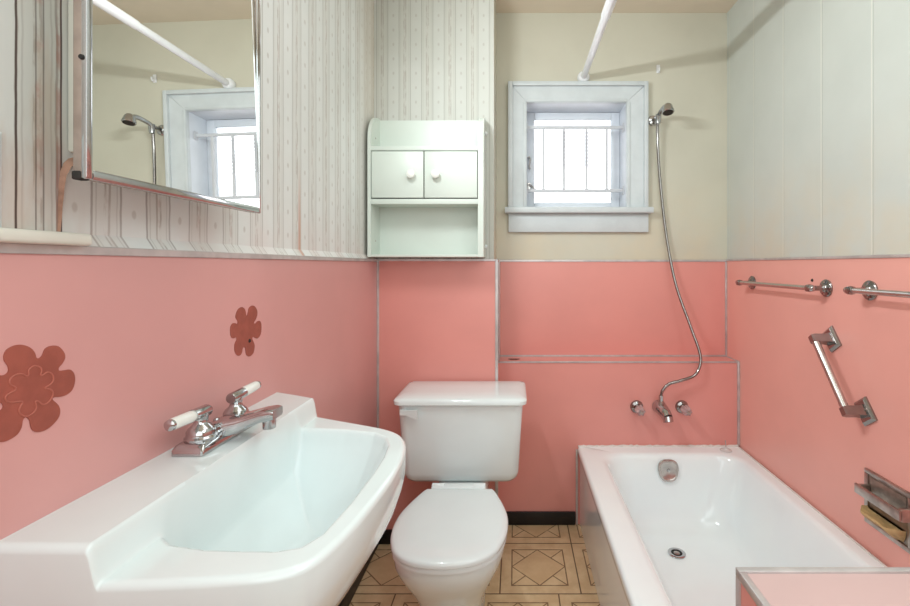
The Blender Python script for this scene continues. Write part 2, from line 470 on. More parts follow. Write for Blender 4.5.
# sash
SY = YB+.123
bm = B()
add_box(bm, WX0+.001, WX0+.044, SY, SY+.03, 1.52, WZ1-.002, .003); add_box(bm, WX1-.046, WX1-.001, SY, SY+.03, 1.52, WZ1-.002, .003)
add_box(bm, WX0+.044, WX1-.046, SY, SY+.03, 2.003, WZ1-.002, .003); add_box(bm, WX0+.044, WX1-.046, SY, SY+.03, 1.52, 1.562, .003)
sash = obj('sash', bm, 'sash_white', win)
bm = B(); add_box(bm, WX0+.042, WX1-.044, SY+.012, SY+.016, 1.56, 2.005); obj('pane', bm, 'glass', sash, smooth=False)
# casement stay handles on the left stile
bm = B(); p0 = Vector((WX0+.016, SY-.012, 1.80)); 
add_tube(bm, [p0, p0+Vector((.004, -.004, -.015)), p0+Vector((0, -.004, -.05)), p0+Vector((.004, 0, -.064))], .005, 8)
add_tube(bm, [p0+Vector((-.004, .012, 0)), p0+Vector((0, 0, 0))], .006, 8); obj('handle', bm, 'satin', sash)
bm = B(); p0 = Vector((WX0+.016, SY-.012, 1.655))
add_box(bm, p0.x-.012, p0.x+.008, SY-.012, SY, 1.62, 1.665, .002)
add_tube(bm, [p0, p0+Vector((.012, -.008, -.01)), p0+Vector((.032, -.012, -.03))], .005, 8); obj('latch', bm, 'satin', sash)

# security grille inside the reveal
GY = YB+.04
g = thing('window_grille', (.308, GY, 1.6), 'white painted metal security grille with twisted middle bars across the small window', 'window grille')
for zz in (1.935, 1.611):
    bm = B(); add_box(bm, WX0+.003, WX1-.003, GY-.006, GY+.006, zz-.008, zz+.008, .002); obj('rail', bm, 'bar_white', g)
    for xx in (WX0, WX1-.006):
        bm = B(); add_box(bm, xx+.0005, xx+.0055, GY-.014, GY+.014, zz-.022, zz+.022, .002); obj('mounting_tab', bm, 'bar_white', g)
for k, xx in enumerate((.146, .251, .367, .470)):
    bm = B(); n = 40; loops = []
    for i in range(n+1):
        t = i/n; zz = 1.616 + (1.930-1.616)*t
        ang = R(45) if k in (0, 3) else R(45) + max(0., min(1., (t-.38)/.58))*math.pi*5
        loops.append([Vector((xx + .0088*math.cos(ang+q*math.pi/2), GY + .0088*math.sin(ang+q*math.pi/2), zz)) for q in range(4)])
    loft(bm, loops)
    obj('bar', bm, 'bar_white', g, smooth=False, label='twisted square bar' if k in (1, 2) else None)

# ------------------------------------------------------------------ shower rod and wall hook
rx, rz = .343, 2.170
t = thing('shower_curtain_rod', (rx, YB, rz), 'long white shower curtain rod fixed to the wall above the window', 'curtain rod')
bm = B(); add_tube(bm, [(rx, YB-.012, rz), (rx, 1.66, rz+.002)], .0155, 20); obj('rod', bm, 'rod_white', t)
bm = B(); add_tube(bm, [(rx, 1.70, rz+.002), (rx, NEAR+.012, rz+.004)], .0185, 20); obj('outer_rod', bm, 'rod_white', t)
for yy, d in ((YB-.001, -1), (NEAR+.001, 1)):
    bm = B(); add_lathe(bm, (rx, yy, rz), (0, d, 0), [(0, 0), (.029, 0), (.0305, .006), (.0305, .016), (.027, .026), (.019, .032), (0, .032)]); obj('end_flange', bm, 'rod_white', t)
hk = thing('wall_hook', pt(658, 71, YB), 'tiny white plastic hook on the cream wall above the showerhead', 'hook')
bm = B(); p = pt(658, 69, YB); add_box(bm, p.x-.009, p.x+.009, YB-.005, YB-.0005, p.z-.022, p.z+.020, .002); obj('back_plate', bm, 'rod_white', hk)
bm = B(); add_tube(bm, catmull([p+Vector((0, -.004, -.008)), p+Vector((0, -.014, -.018)), p+Vector((0, -.022, -.012)), p+Vector((0, -.023, 0))], 5), .004, 8); obj('prong', bm, 'rod_white', hk)

# ------------------------------------------------------------------ hand shower
br = pt(652.8, 121, YB)
t = thing('hand_shower', br, 'chrome hand shower resting in its wall bracket right of the window, with long hose', 'shower head')
bm = B()
add_lathe(bm, (br.x, YB-.0005, br.z), (0, -1, 0), [(0, 0), (.025, 0), (.026, .005), (.022, .011), (.010, .014), (.009, .05), (0, .05)])
add_lathe(bm, (br.x+.012, YB-.052, br.z-.03), (0, 0, 1), [(0, 0), (.011, 0), (.014, .03), (.014, .045), (0, .045)])
obj('wall_bracket', bm, 'chrome', t)
hd = Vector((.711, 2.093, 1.955))
bm = B()
hp = catmull([(br.x+.012, YB-.046, br.z-.012), (br.x+.013, YB-.066, br.z+.014), (.708, 2.13, br.z+.022), (hd.x, hd.y+.012, hd.z+.012)], 6)
add_tube(bm, hp, [.0095+.003*(i/len(hp)) for i in range(len(hp))], 16)
obj('handle', bm, 'chrome', t)
bm = B()
ax = Vector((.0, -.25, -1)).normalized()
add_lathe(bm, hd - ax*.028, ax, [(0, 0), (.010, .001), (.017, .006), (.022, .015), (.0245, .028), (.027, .034), (.028, .044), (.026, .047), (.0255, .0465), (.0, .0465)], 28)
hh = obj('shower_head', bm, 'chrome', t)
bm = B(); add_lathe(bm, hd + ax*.0188, ax, [(0, 0), (.0235, 0), (.0225, .0015), (0, .0025)], 24); obj('spray_face', bm, 'dark', hh)
hose = [pt(657.6, 124, 2.218), pt(658, 150, 2.225), pt(661, 190, 2.24), pt(667, 240, 2.235), pt(676, 285, 2.20), pt(690, 325, 2.15),
        pt(699, 350, 2.115), pt(700.5, 363, 2.10), pt(695, 375, 2.09), pt(681, 380.5, 2.085), pt(669, 384, 2.085), pt(662.3, 391, 2.085), pt(661, 398, 2.085)]
bm = B(); hp = catmull(hose, 14); add_tube(bm, hp, [.0066+.0006*(i % 2) for i in range(len(hp))], 12); obj('hose', bm, 'dark_chrome', t)
bm = B(); add_tube(bm, [hose[-1]+Vector((0, 0, .012)), hose[-1]+Vector((0, 0, -.012))], .0105, 6); obj('hose_nut', bm, 'chrome', t)

# ------------------------------------------------------------------ tub filler and valve handles
sp = Vector(((658.5-VX)/210.6, YL, H-(406-VY)/210.6))
t = thing('tub_spout', sp, 'chrome tub spout between the two valve knobs, shower hose screwed on top', 'spout')
bm = B(); add_lathe(bm, (sp.x, YL-.0005, sp.z), (0, -1, 0), [(0, 0), (.030, 0), (.031, .006), (.026, .013), (.02, .016), (0, .016)]); obj('flange', bm, 'worn_chrome', t)
bm = B(); pp = catmull([sp+Vector((0, -.008, 0)), sp+Vector((.002, -.04, -.002)), sp+Vector((.006, -.075, -.011)), sp+Vector((.010, -.100, -.024))], 6)
add_tube(bm, pp, [.033-.010*(i/(len(pp)-1)) for i in range(len(pp))], 22); obj('spout_body', bm, 'chrome', t)
bm = B(); e = sp+Vector((.010, -.098, -.020)); add_lathe(bm, e, (0.08, -.45, -1), [(0, 0), (.0225, 0), (.0225, .022), (.017, .0225), (0, .014)], 20); obj('outlet', bm, 'chrome', t)
bm = B(); add_lathe(bm, (hose[-1].x, 2.085, sp.z+.018), (0, 0, 1), [(0, 0), (.011, 0), (.011, .01), (.0125, .012), (.012, .022), (0, .022)], 16); obj('hose_inlet', bm, 'worn_chrome', t)
def tub_handle(px, label):
    t = thing('tub_valve_handle', ((px-VX)/210.6, YL+.001, H-(406.5-VY)/210.6), label, 'faucet handle', 'clear knobs over the bathtub', local=True)
    bm = B(); add_lathe(bm, (0, -.0005, 0), (0, -1, 0), [(0, 0), (.030, 0), (.031, .005), (.027, .013), (.016, .018), (.013, .034), (0, .034)]); obj('flange', bm, 'dark_chrome', t)
    bm = B(); loops = []
    for rr, h in ((.011, .032), (.018, .036), (.0205, .050), (.019, .074), (.016, .086), (.012, .090)):
        loops.append([Vector((rr*(1+.14*math.cos(6*a_))*math.cos(a_), -h, rr*(1+.14*math.cos(6*a_))*math.sin(a_))) for a_ in [2*math.pi*k/36 for k in range(36)]])
    loft(bm, loops); kn = obj('knob', bm, 'acrylic', t)
    bm = B(); add_lathe(bm, (0, -.0898, 0), (0, -1, 0), [(0, 0), (.009, 0), (.008, .003), (0, .004)], 20); obj('index_button', bm, 'worn_chrome', kn)
    return t
h1 = tub_handle(636.5, 'clear faceted valve knob on chrome flange, left of the tub spout')
h2 = tub_handle(681.5, 'clear faceted valve knob on chrome flange, right of the tub spout')

# ------------------------------------------------------------------ bathtub
ty0, ty1 = PY1+.006, YL-.002
t = thing('bathtub', (.68, 1.38, 0), 'white enamelled built-in bathtub along the right pink wall', 'bathtub')
xr = XR-.0075
Ls = [rrect(.308, xr, ty0, ty1, .004, .0), rrect(.308, xr, ty0, ty1, .004, .30), rrect(.308, xr, ty0, ty1, .004, .328),
      rrect(.300, xr, ty0, ty1, .006, .336), rrect(.297, xr, ty0, ty1, .008, .348), rrect(.2975, xr, ty0, ty1, .008, .360), rrect(.302, xr, ty0, ty1, .01, .368), rrect(.310, xr, ty0, ty1, .012, .3705),
      rrect(.375, 1.022, .72, 2.068, .10, .3695), rrect(.394, 1.007, .735, 2.052, .10, .367), rrect(.404, 1.0, .75, 2.044, .10, .358), rrect(.412, .993, .765, 2.039, .10, .34),
      rrect(.430, .972, .83, 2.028, .11, .26), rrect(.445, .952, .90, 2.012, .12, .17), rrect(.458, .938, .96, 1.992, .13, .11), rrect(.478, .916, 1.01, 1.965, .13, .078), rrect(.51, .885, 1.06, 1.93, .13, .064), rrect(.60, .80, 1.2, 1.87, .09, .058)]
bm = B(); loft(bm, Ls, True, True); obj('basin', bm, 'tub', t, angle=50)
dr = Vector((.656, 1.825, .0605))
bm = B(); add_lathe(bm, dr, (0, 0, 1), [(0, -.002), (.034, -.002), (.035, .002), (.030, .0045), (.022, .003), (.021, -.001), (0, -.001)], 32); d_ = obj('drain', bm, 'chrome', t)
bm = B(); add_lathe(bm, dr+Vector((0, 0, -.0005)), (0, 0, 1), [(0, 0), (.0205, 0), (.0205, .0012), (0, .0012)], 24)
obj('drain_hole', bm, 'dark', d_)
bm = B(); add_lathe(bm, dr+Vector((0, 0, .0004)), (0, 0, 1), [(0, 0), (.012, 0), (.012, .002), (.006, .004), (0, .004)], 20)
obj('stopper', bm, 'worn_chrome', d_)
ov = Vector((.69, 2.024, .307))
bm = B(); tl = Matrix.Translation(ov) @ Matrix.Rotation(R(-7), 4, 'X')
def shield(s, yy): 
    out = []
    for k in range(40):
        a_ = 2*math.pi*k/40; c_, s_ = math.cos(a_), math.sin(a_)
        w_ = .044 if s_ < 0 else .046
        out.append(tl @ Vector((s*w_*(abs(c_)**(.75))*(1 if c_ > 0 else -1), yy, s*(.046 if s_ > 0 else .05)*(abs(s_)**(.7 if s_ > 0 else 1.))*(1 if s_ > 0 else -1))))
    return out
loft(bm, [shield(1, .006), shield(1, -.003), shield(.95, -.006), shield(.82, -.0065), shield(.78, -.005)]); ovp = obj('overflow_plate', bm, 'satin', t)
bm = B(); add_lathe(bm, tl @ Vector((0, -.004, 0)), tl.to_3x3() @ Vector((0, -1, 0)), [(0, 0), (.008, 0), (.007, .004), (0, .005)], 16); obj('screw', bm, 'chrome', ovp)
# caulk bead
bm = B()
rnd = random.Random(7)
def bead(p0, p1, r, n, wob):
    P_ = []; p0, p1 = Vector(p0), Vector(p1)
    for i in range(n+1): P_.append(p0.lerp(p1, i/n))
    add_tube(bm, P_, [r*(1+wob*(rnd.random()-.3)) for _ in P_], 8)
bead((.30, YL-.004, .3705), (1.055, YL-.004, .3705), .0055, 60, 1.0); obj('caulk', bm, 'caulk', t); bm = B()
bead((xr-.006, YL-.012, .3705), (xr-.006, .64, .3705), .003, 90, .6)
obj('caulk', bm, 'caulk', t)

sc = Vector(((726-VX)/F*2.085, 2.085, .3705))
t = thing('suction_cup', sc, 'small clear suction cup with a metal pin on the far corner of the tub rim', 'suction cup')
bm = B(); add_lathe(bm, sc+Vector((0, 0, .0005)), (0, 0, 1), [(0, 0), (.026, 0), (.025, .003), (.014, .006), (.008, .009), (.006, .016), (0, .016)], 28); obj('cup', bm, 'vinyl', t)
bm = B(); add_tube(bm, [sc+Vector((0, 0, .016)), sc+Vector((-.003, 0, .048))], .0022, 8); obj('pin', bm, 'worn_chrome', t)

# ------------------------------------------------------------------ towel bars, grab bar, soap dish on the right wall
WXF = XR-.0035
def towel_bar(y0, z, label):
    L_ = .479
    t = thing('towel_bar', (WXF, y0, z), label, 'towel bar', local=True)
    o_ = -.060
    for yy in (0, L_):
        bm = B()
        add_lathe(bm, (0, yy, 0), (-1, 0, 0), [(0, 0), (.029, 0), (.030, .005), (.026, .009), (.019, .010), (.012, .015), (.0085, .022), (.0085, .046), (.0115, .050), (.0135, .060), (.0115, .070), (.0, .074)], 28)
        pst = obj('post', bm, 'dark_chrome', t)
        for s_ in (-1, 1):
            bm = B(); add_lathe(bm, (-.008, yy, s_*.020), (-1, 0, 0), [(0, 0), (.0035, 0), (.003, .0025), (0, .003)], 10)
            obj('screw', bm, 'worn_chrome', pst)
    bm = B(); add_tube(bm, [(o_, -.012, 0), (o_, L_+.012, 0)], .0085, 18); obj('bar', bm, 'satin', t)
    for yy, d in ((-.008, -1), (L_+.008, 1)):
        bm = B(); add_lathe(bm, (o_, yy, 0), (0, d, 0), [(0, -.008), (.0105, -.008), (.0115, 0), (.0105, .009), (.006, .014), (0, .015)], 20); obj('end_cap', bm, 'chrome', t)
    return t
towel_bar(1.536, 1.151, 'chrome towel bar near the alcove corner, both round flanges in view')
towel_bar(1.347-.479, 1.154, 'chrome towel bar running out of the right edge of the picture')

# slanted grab bar
A0, A1 = Vector((0, 1.507, .982)), Vector((0, 1.362, .787))
d = (A1-A0); Lg = d.length; ang = math.atan2(d.y, d.z)
t = thing('grab_bar', (WXF, 1.435, .785), 'short slanted grab bar with square chrome ends below the towel bars', 'grab bar')
du = d.normalized(); dv = Vector((0, -du.z, du.y))
for P0, dirn in ((A0, 1), (A1, -1)):
    base = Matrix((( -1, 0, 0, WXF), (0, du.y, dv.y, P0.y), (0, du.z, dv.z, P0.z), (0, 0, 0, 1)))
    bm = B()
    sq = lambda s_, h: [base @ Vector((h, a_*s_*.036, b_*s_*.027)) for a_, b_ in ((-1, -1), (1, -1), (1, 1), (-1, 1))]
    loft(bm, [sq(1, .0), sq(1, .006), sq(.82, .012), sq(.78, .013)])
    fl = obj('flange', bm, 'dark_chrome', t, angle=20)
    bm = B(); sq2 = lambda w_, l_, h: [base @ Vector((h, a_*l_, b_*w_)) for a_, b_ in ((-1, -1), (1, -1), (1, 1), (-1, 1))]
    loft(bm, [sq2(.015, .017, .012), sq2(.0125, .014, .03), sq2(.0125, .014, .062), sq2(.010, .012, .074), ]); obj('post', bm, 'dark_chrome', t, angle=20)
    for q in (-1, 1):
        bm = B(); add_lathe(bm, base @ Vector((.0125, 0, q*.018)), (-1, 0, 0), [(0, 0), (.004, 0), (.003, .003), (0, .003)], 10)
        obj('screw', bm, 'worn_chrome', fl)
bm = B(); off = Vector((WXF-.062, 0, 0)); add_tube(bm, [off+A0+du*.012, off+A1-du*.012], .0118, 20); obj('bar', bm, 'satin', t)

# soap dish
t = thing('soap_dish', (WXF, 1.29, .45), 'recessed metal soap dish with grab handle and yellowed tray above the tub', 'soap dish')
y0, y1, z0, z1 = 1.198, 1.363, .455, .618
bm = B()
fw = .014
add_box(bm, WXF-.008, WXF-.0005, y0, y1, z1-fw, z1, .002); add_box(bm, WXF-.008, WXF-.0005, y0, y1, z0, z0+fw, .002)
add_box(bm, WXF-.008, WXF-.0005, y0, y0+fw, z0+fw, z1-fw, .002); add_box(bm, WXF-.008, WXF-.0005, y1-fw, y1, z0+fw, z1-fw, .002)
obj('frame', bm, 'worn_chrome', t)
bm = B(); add_box(bm, WXF-.003, WXF-.0006, y0+fw, y1-fw, z0+fw, z1-fw); 
add_box(bm, WXF-.005, WXF-.003, y0+fw+.008, y1-fw-.008, .548, z1-fw-.006, .001)
obj('recess', bm, 'brass_grey', t)
bm = B(); hx = WXF-.042
add_box(bm, hx-.004, hx+.004, y0-.004, y1-.010, .548, .577, .003)
add_box(bm, hx+.004, WXF-.004, y0-.004, y0+.010, .545, .580, .003); add_box(bm, hx+.004, WXF-.004, y1-.022, y1-.012, .552, .575, .003)
obj('grip', bm, 'worn_chrome', t)
bm = B(); loops = []
cy, hwid = (y0+y1)/2, .066
def traylp(ex, zz, sc_=1.):
    out = []
    for k in range(25):
        a_ = math.pi*k/24
        out.append(Vector((WXF-.004-ex*(abs(math.sin(a_))**.6)*(1+.06*math.sin(9*a_)), cy+.006+hwid*sc_*math.cos(a_), zz+.003*math.sin(5*a_))))
    return out
loft(bm, [traylp(.006, .472, .86), traylp(.024, .484, .95), traylp(.040, .496), traylp(.046, .503), traylp(.044, .507), traylp(.030, .503, .93), traylp(.006, .500, .9)])
obj('soap_tray', bm, 'soap', t, angle=60, label='tray crusted with yellow soap residue')

# stray screw hole plug
p = Vector((WXF, 480.8/(813.4-VX), 0)); p.z = H-(280.3-VY)*p.y/F
bm = B(); add_lathe(bm, (WXF-.0003, p.y, p.z), (-1, 0, 0), [(0, 0), (.006, 0), (.0045, .003), (.002, .0035), (0, .002)], 14)
tag(obj('wall_plug', bm, 'dark'), 'tiny dark wall plug left in the pink wall above the first towel bar', 'wall plug')

# ------------------------------------------------------------------ wall cabinet above the toilet
FY = 1.856; BY = YC-.0008; cz0 = 1.2635
t = thing('wall_cabinet', (-.37, BY, cz0), 'white two-door wooden wall cabinet with open shelf above the toilet', 'cabinet')
xl0, xl1, xr0, xr1 = -.6085, -.595, -.153, -.130
def side_poly(x):
    P_ = [Vector((x, BY, cz0)), Vector((x, FY, cz0)), Vector((x, FY, 1.752))]
    for k in range(1, 13):
        a_ = R(90*k/12); P_.append(Vector((x, FY+(BY-FY-.012)*(1-math.cos(a_)), 1.752+.118*math.sin(a_))))
    P_.append(Vector((x, BY, 1.87))); return P_
bm = B(); add_prism(bm, side_poly(xl0), (xl1-xl0, 0, 0)); obj('side_panel', bm, 'cab_white', t, angle=30)
bm = B(); add_prism(bm, side_poly(xr0), (xr1-xr0, 0, 0)); obj('side_panel', bm, 'cab_white', t, angle=30)
bm = B(); add_box(bm, xl1, xr0, BY-.010, BY, cz0+.008, 1.866); obj('back_panel', bm, 'cab_white', t, smooth=False)
bm = B(); add_box(bm, xl1, xr0, FY+.001, BY-.010, 1.703, 1.721, .001); obj('shelf', bm, 'cab_white', t)
bm = B(); add_box(bm, xl1, xr0, FY+.001, BY-.010, 1.482, 1.503, .001); obj('shelf', bm, 'cab_white', t)
bm = B(); add_box(bm, xl1, xr0, FY+.001, BY-.010, cz0, cz0+.010, .001); obj('shelf', bm, 'cab_white', t)
bm = B(); add_box(bm, xl1, xr0, FY+.022, FY+.026, 1.503, 1.703); obj('gap_shade', bm, 'dark', t, smooth=False)  # dark sheet behind the doors, stands in for shade in their gaps
for x0, x1, kx in ((xl1+.003, -.3775, pt(411.8, 175, FY).x), (-.3735, xr0-.003, pt(436.3, 175, FY).x)):
    bm = B(); add_box(bm, x0, x1, FY-.002, FY+.016, 1.5075, 1.699, .002); dd_ = obj('door', bm, 'cab_white', t)
    bm = B(); add_lathe(bm, (kx, FY-.002, 1.602), (0, -1, 0), [(0, 0), (.009, 0), (.008, .006), (.014, .012), (.0185, .019), (.017, .026), (.010, .030), (0, .031)], 24); obj('knob', bm, 'porc_handle', dd_)
for px, py in ((372.5, 139), (372.5, 241)):
    q = pt(px, py, 1.93); bm = B(); add_lathe(bm, (xl1+.0002, 1.92, q.z), (1, 0, 0), [(0, 0), (.004, 0), (.004, .001), (0, .001)], 12)
    obj('screw', bm, 'worn_chrome', t)
for zz in (1.80, 1.31):
    bm = B(); add_lathe(bm, (xr1, 1.95, zz), (1, 0, 0), [(0, 0), (.008, 0), (.009, .006), (.006, .010), (0, .011)], 14)
    obj('hinge_bolt', bm, 'plate', t)

# ------------------------------------------------------------------ medicine cabinet
mx0 = -.531; my0, my1 = .557, .937; mz0, mz1 = 1.338, 1.90
t = thing('medicine_cabinet', (XU, .745, mz0), 'mirrored medicine cabinet in a chrome frame on the striped wallpaper', 'medicine cabinet')
bm = B(); add_box(bm, XU+.0008, mx0-.0187, my0+.070, my1-.02, 1.3876, mz1-.02, .003); obj('cabinet_body', bm, 'sill', t)
bm = B(); SD = .0165
add_box(bm, mx0-SD, mx0-.0055, my0, my0+.008, mz0, mz1, .001); add_box(bm, mx0-SD, mx0-.0055, my1-.004, my1, mz0, mz1, .001)
add_box(bm, mx0-SD, mx0-.0055, my0+.008, my1-.004, mz0, mz0+.008, .001); add_box(bm, mx0-SD, mx0-.0055, my0+.008, my1-.004, mz1-.008, mz1, .001)
dr_ = obj('door', bm, 'side_brown', t)
bm = B()
for args in ((my0-.001, my0+.008, mz0-.001, mz1), (my1-.004, my1+.001, mz0-.001, mz1)):
    add_box(bm, mx0-.006, mx0+.002, args[0], args[1], args[2], args[3], .0025)
add_box(bm, mx0-.006, mx0+.002, my0+.008, my1-.004, mz0-.001, mz0+.012, .0025); add_box(bm, mx0-.006, mx0+.002, my0+.008, my1-.004, mz1-.011, mz1, .0025)
obj('frame', bm, 'chrome', dr_)
lean = math.tan(R(1.1))
bm = B(); zb, zt = mz0+.007, mz1-.008; xt = (mx0+.001)-lean*(zt-zb)
add_prism(bm, [Vector((mx0+.001, my0+.0075, zb)), Vector((xt, my0+.0075, zt)), Vector((xt-.004, my0+.0075, zt)), Vector((mx0-.003, my0+.0075, zb))], (0, my1-my0-.011, 0))
obj('mirror', bm, 'mirror', dr_, smooth=False)
bm = B(); add_box(bm, mx0-.0175, mx0-.006, my0-.0015, my0+.012, mz0-.002, mz0+.009, .002); obj('corner_cap', bm, 'dark', dr_)
bm = B(); add_lathe(bm, (mx0-.004, my0-.001, 1.487), (0, -1, 0), [(0, 0), (.0035, 0), (.003, .002), (0, .0025)], 12); obj('catch', bm, 'dark', dr_)

def wall_pt(px, py, x=XL):
    D = x*F/(px-VX); s = F/D
    return (D, H-(py-VY)/s)

# ------------------------------------------------------------------ ledge and switch plate at the left edge
bm = B()
y_e = .632
add_box(bm, XU+.0008, -.587, .10, y_e, 1.2565, 1.2735, .005, 3)
for v in bm.verts:                                       # front edge rounds off towards its far end
    if v.co.y > y_e-.02 and v.co.x > -.60: v.co.x -= .004
tag(obj('wall_ledge', bm, 'sill'), 'cream painted ledge board along the left wall under the switch plate', 'ledge')
t = thing('switch_plate', (XU, .515, 1.333), 'white wall plate on the wallpaper at the left edge above the ledge', 'switch plate')
bm = B(); loft(bm, [[Vector((XU+h, y, z)) for y, z in ((.464+i, 1.275+i), (.544-i, 1.275+i), (.544-i, 1.391-i), (.464+i, 1.391-i))] for h, i in ((.0008, 0), (.005, .0005), (.008, .005))]); obj('plate', bm, 'plate', t, angle=20)
bm = B(); add_box(bm, XU+.0075, XU+.016, .499, .509, 1.321, 1.345, .002); obj('toggle', bm, 'plate', t)
# curl of loose wallpaper
bm = B()
pts = [wall_pt(px, py, XU) for px, py in ((57, 232), (57.5, 205), (58, 185), (59.5, 172), (63, 163), (68, 158.5), (74, 157))]
lo = []
for i, (ya, za) in enumerate(pts):
    out_ = .001 + .0016*i; wd = .004 + .0006*i
    nx, nz = (wd, 0) if i < 3 else ((wd*.7, -wd*.7) if i < 5 else (.001, -wd))
    lo.append([bm.verts.new((XU+.0006, ya, za)), bm.verts.new((XU+out_, ya+nx, za+nz))])
for (a0, a1), (b0, b1) in zip(lo, lo[1:]): bm.faces.new((a0, a1, b1, b0))
obj('peeling_paper', bm, 'peel', bpy.data.objects['wall_left'])

# ------------------------------------------------------------------ flower decals on the left wall
f1 = [(15,130),(30,100),(70,78),(110,75),(150,90),(172,115),(180,140),(195,142),(210,128),(225,95),(255,80),(290,82),(318,110),(325,140),(310,170),(293,190),(295,205),(320,203),(350,200),(370,220),(375,255),(362,300),(335,325),(300,337),(268,340),(262,352),(290,378),(300,410),(290,445),(260,480),(225,505),(185,515),(160,505),(150,480),(145,455),(130,440),(118,445),(110,460),(105,490),(85,525),(50,550),(10,565),(-40,560),(-68,520),(-66,470),(-30,425),(5,400),(12,382),(0,368),(-40,350),(-90,325),(-108,285),(-92,243),(-40,228),(15,228),(38,208),(35,180),(18,155)]
f2 = [(270,160),(280,120),(290,80),(320,57),(350,68),(372,110),(370,160),(355,200),(340,225),(350,240),(375,215),(400,212),(414,250),(412,320),(400,360),(375,388),(350,382),(330,372),(322,392),(338,430),(346,470),(335,530),(310,562),(285,570),(262,550),(255,510),(250,485),(240,475),(225,490),(218,530),(200,558),(175,562),(150,530),(142,480),(150,430),(165,400),(158,378),(130,388),(108,370),(100,320),(105,270),(120,240),(145,233),(170,240),(175,215),(158,185),(155,160),(170,110),(195,80),(220,72),(245,90),(255,120),(262,155)]
def decal(src, sc_, ox, oy, label, inner):
    P_ = []
    for a_, b_ in src:
        D, z_ = wall_pt(ox+a_/sc_, oy+b_/sc_); P_.append(Vector((XL-.0006, D, z_)))
    P_ = catmull(P_+[P_[0]], 3)[:-1]
    c_ = sum(P_, Vector())/len(P_)
    bm = B(); add_prism(bm, P_, (.0018, 0, 0))
    o = obj('flower_decal', bm, 'flower', smooth=False); tag(o, label, 'flower decal')
    if inner:
        Q_ = [c_ + (p-c_)*.50 + Vector((.0018, 0, 0)) for p in P_]
        rot = Matrix.Rotation(R(28), 3, 'X'); Q_ = [c_ + rot @ (q-c_) for q in Q_]
        bm = B(); add_tube(bm, Q_+[Q_[0]], .0011, 6, caps=False); obj('inner_outline', bm, 'flower_line', o, label='embossed smaller flower outline')
    return o
decal(f1, 5.044, 0, 330, 'large brown-red flower decal cut by the left edge of the picture', True)
fo = decal(f2, 10.1, 220, 300, 'small brown-red flower decal with a dark hole above the faucet', False)
D, z_ = wall_pt(220+293/10.1, 300+412/10.1)
bm = B(); add_lathe(bm, (XL+.0015, D, z_), (1, 0, 0), [(0, 0), (.0045, 0), (.0035, .0012), (0, .0008)], 12); obj('hole', bm, 'dark', fo)

# ------------------------------------------------------------------ toilet
txc = -.206; tx2 = -.2005
t = thing('toilet', (txc, 1.5, 0), 'white close-coupled toilet with lid down between sink and bathtub', 'toilet')
# tank
def tk(w_, yf, z_, r_=.035, yb=1.968): return rrect(txc-.003-w_/2, txc-.003+w_/2, yf, yb, r_, z_, 8)
bm = B(); loft(bm, [tk(.38, 1.77, .390, .03), tk(.418, 1.738, .394, .04), tk(.436, 1.725, .408, .04), tk(.446, 1.718, .43), tk(.466, 1.708, .60), tk(.480, 1.702, .70)]); obj('tank', bm, 'porcelain', t, angle=55)
bm = B()
loft(bm, [tk(.496, 1.694, .6995, .03, 1.975), tk(.506, 1.690, .702, .03, 1.976), tk(.508, 1.690, .715, .03, 1.976), tk(.498, 1.695, .7215, .03, 1.973), tk(.478, 1.704, .7255, .03, 1.95), tk(.45, 1.735, .729, .03, 1.90), tk(.38, 1.76, .731, .03, 1.86)])
obj('tank_lid', bm, 'porcelain', t, angle=40)
a_, b_ = pt(401.5, 412, 1.698), pt(418, 413.5, 1.688)
bm = B(); add_lathe(bm, (a_.x+.008, 1.7055, a_.z), (0, -1, 0), [(0, 0), (.012, 0), (.012, .008), (0, .009)], 18)
loft(bm, [[Vector((x_, y_, z__)) for y_, z__ in ((yv-.006, zc_-hh_), (yv+.001, zc_-hh_), (yv+.001, zc_+hh_), (yv-.006, zc_+hh_))] for x_, yv, zc_, hh_ in ((a_.x-.003, 1.690, a_.z+.002, .010), (a_.x+.02, 1.688, a_.z+.001, .009), (a_.x+.034, 1.685, a_.z-.001, .012), (b_.x, 1.682, b_.z-.002, .018))])
obj('flush_lever', bm, 'plate', t, angle=30)
# egg outlines
lid_pts = [(1.632, .118), (1.614, .130), (1.56, .150), (1.52, .163), (1.47, .175), (1.424, .179), (1.38, .177), (1.339, .170), (1.305, .159), (1.278, .146), (1.248, .117), (1.228, .080), (1.2185, .04)]
def egg(z_, s=1., dy=0., sy=1., sx=None, yc=1.42):
    sx = s if sx is None else sx
    half = [((y_-yc)*s*sy+yc+dy, w_*sx) for y_, w_ in lid_pts]
    tip = Vector((tx2, (1.2155-yc)*s*sy+yc+dy, z_))
    left = [Vector((tx2-w_, y_, z_)) for y_, w_ in half]; right = [Vector((tx2+w_, y_, z_)) for y_, w_ in half[::-1]]
    ctrl = left + [tip] + right
    return catmull(ctrl, 5)
bm = B()
loft(bm, [egg(.4045, .985), egg(.407, 1.0), egg(.414, 1.0), egg(.4195, .985), egg(.4225, .955), egg(.4245, .88), egg(.4255, .65), egg(.426, .3)])
obj('seat_lid', bm, 'seat', t, angle=50)
bm = B(); loft(bm, [egg(.388, .97), egg(.390, .985), egg(.400, .985), egg(.4035, .975)]); obj('seat', bm, 'seat', t, angle=50)
bm = B()
for dx in (-.075, .075):
    add_lathe(bm, (txc+dx-.022, 1.648, .420), (1, 0, 0), [(0, 0), (.010, 0), (.011, .003), (.011, .041), (.010, .044), (0, .044)], 16)
add_box(bm, txc-.10, txc+.10, 1.628, 1.672, .398, .424, .008)
obj('hinge', bm, 'seat', t)
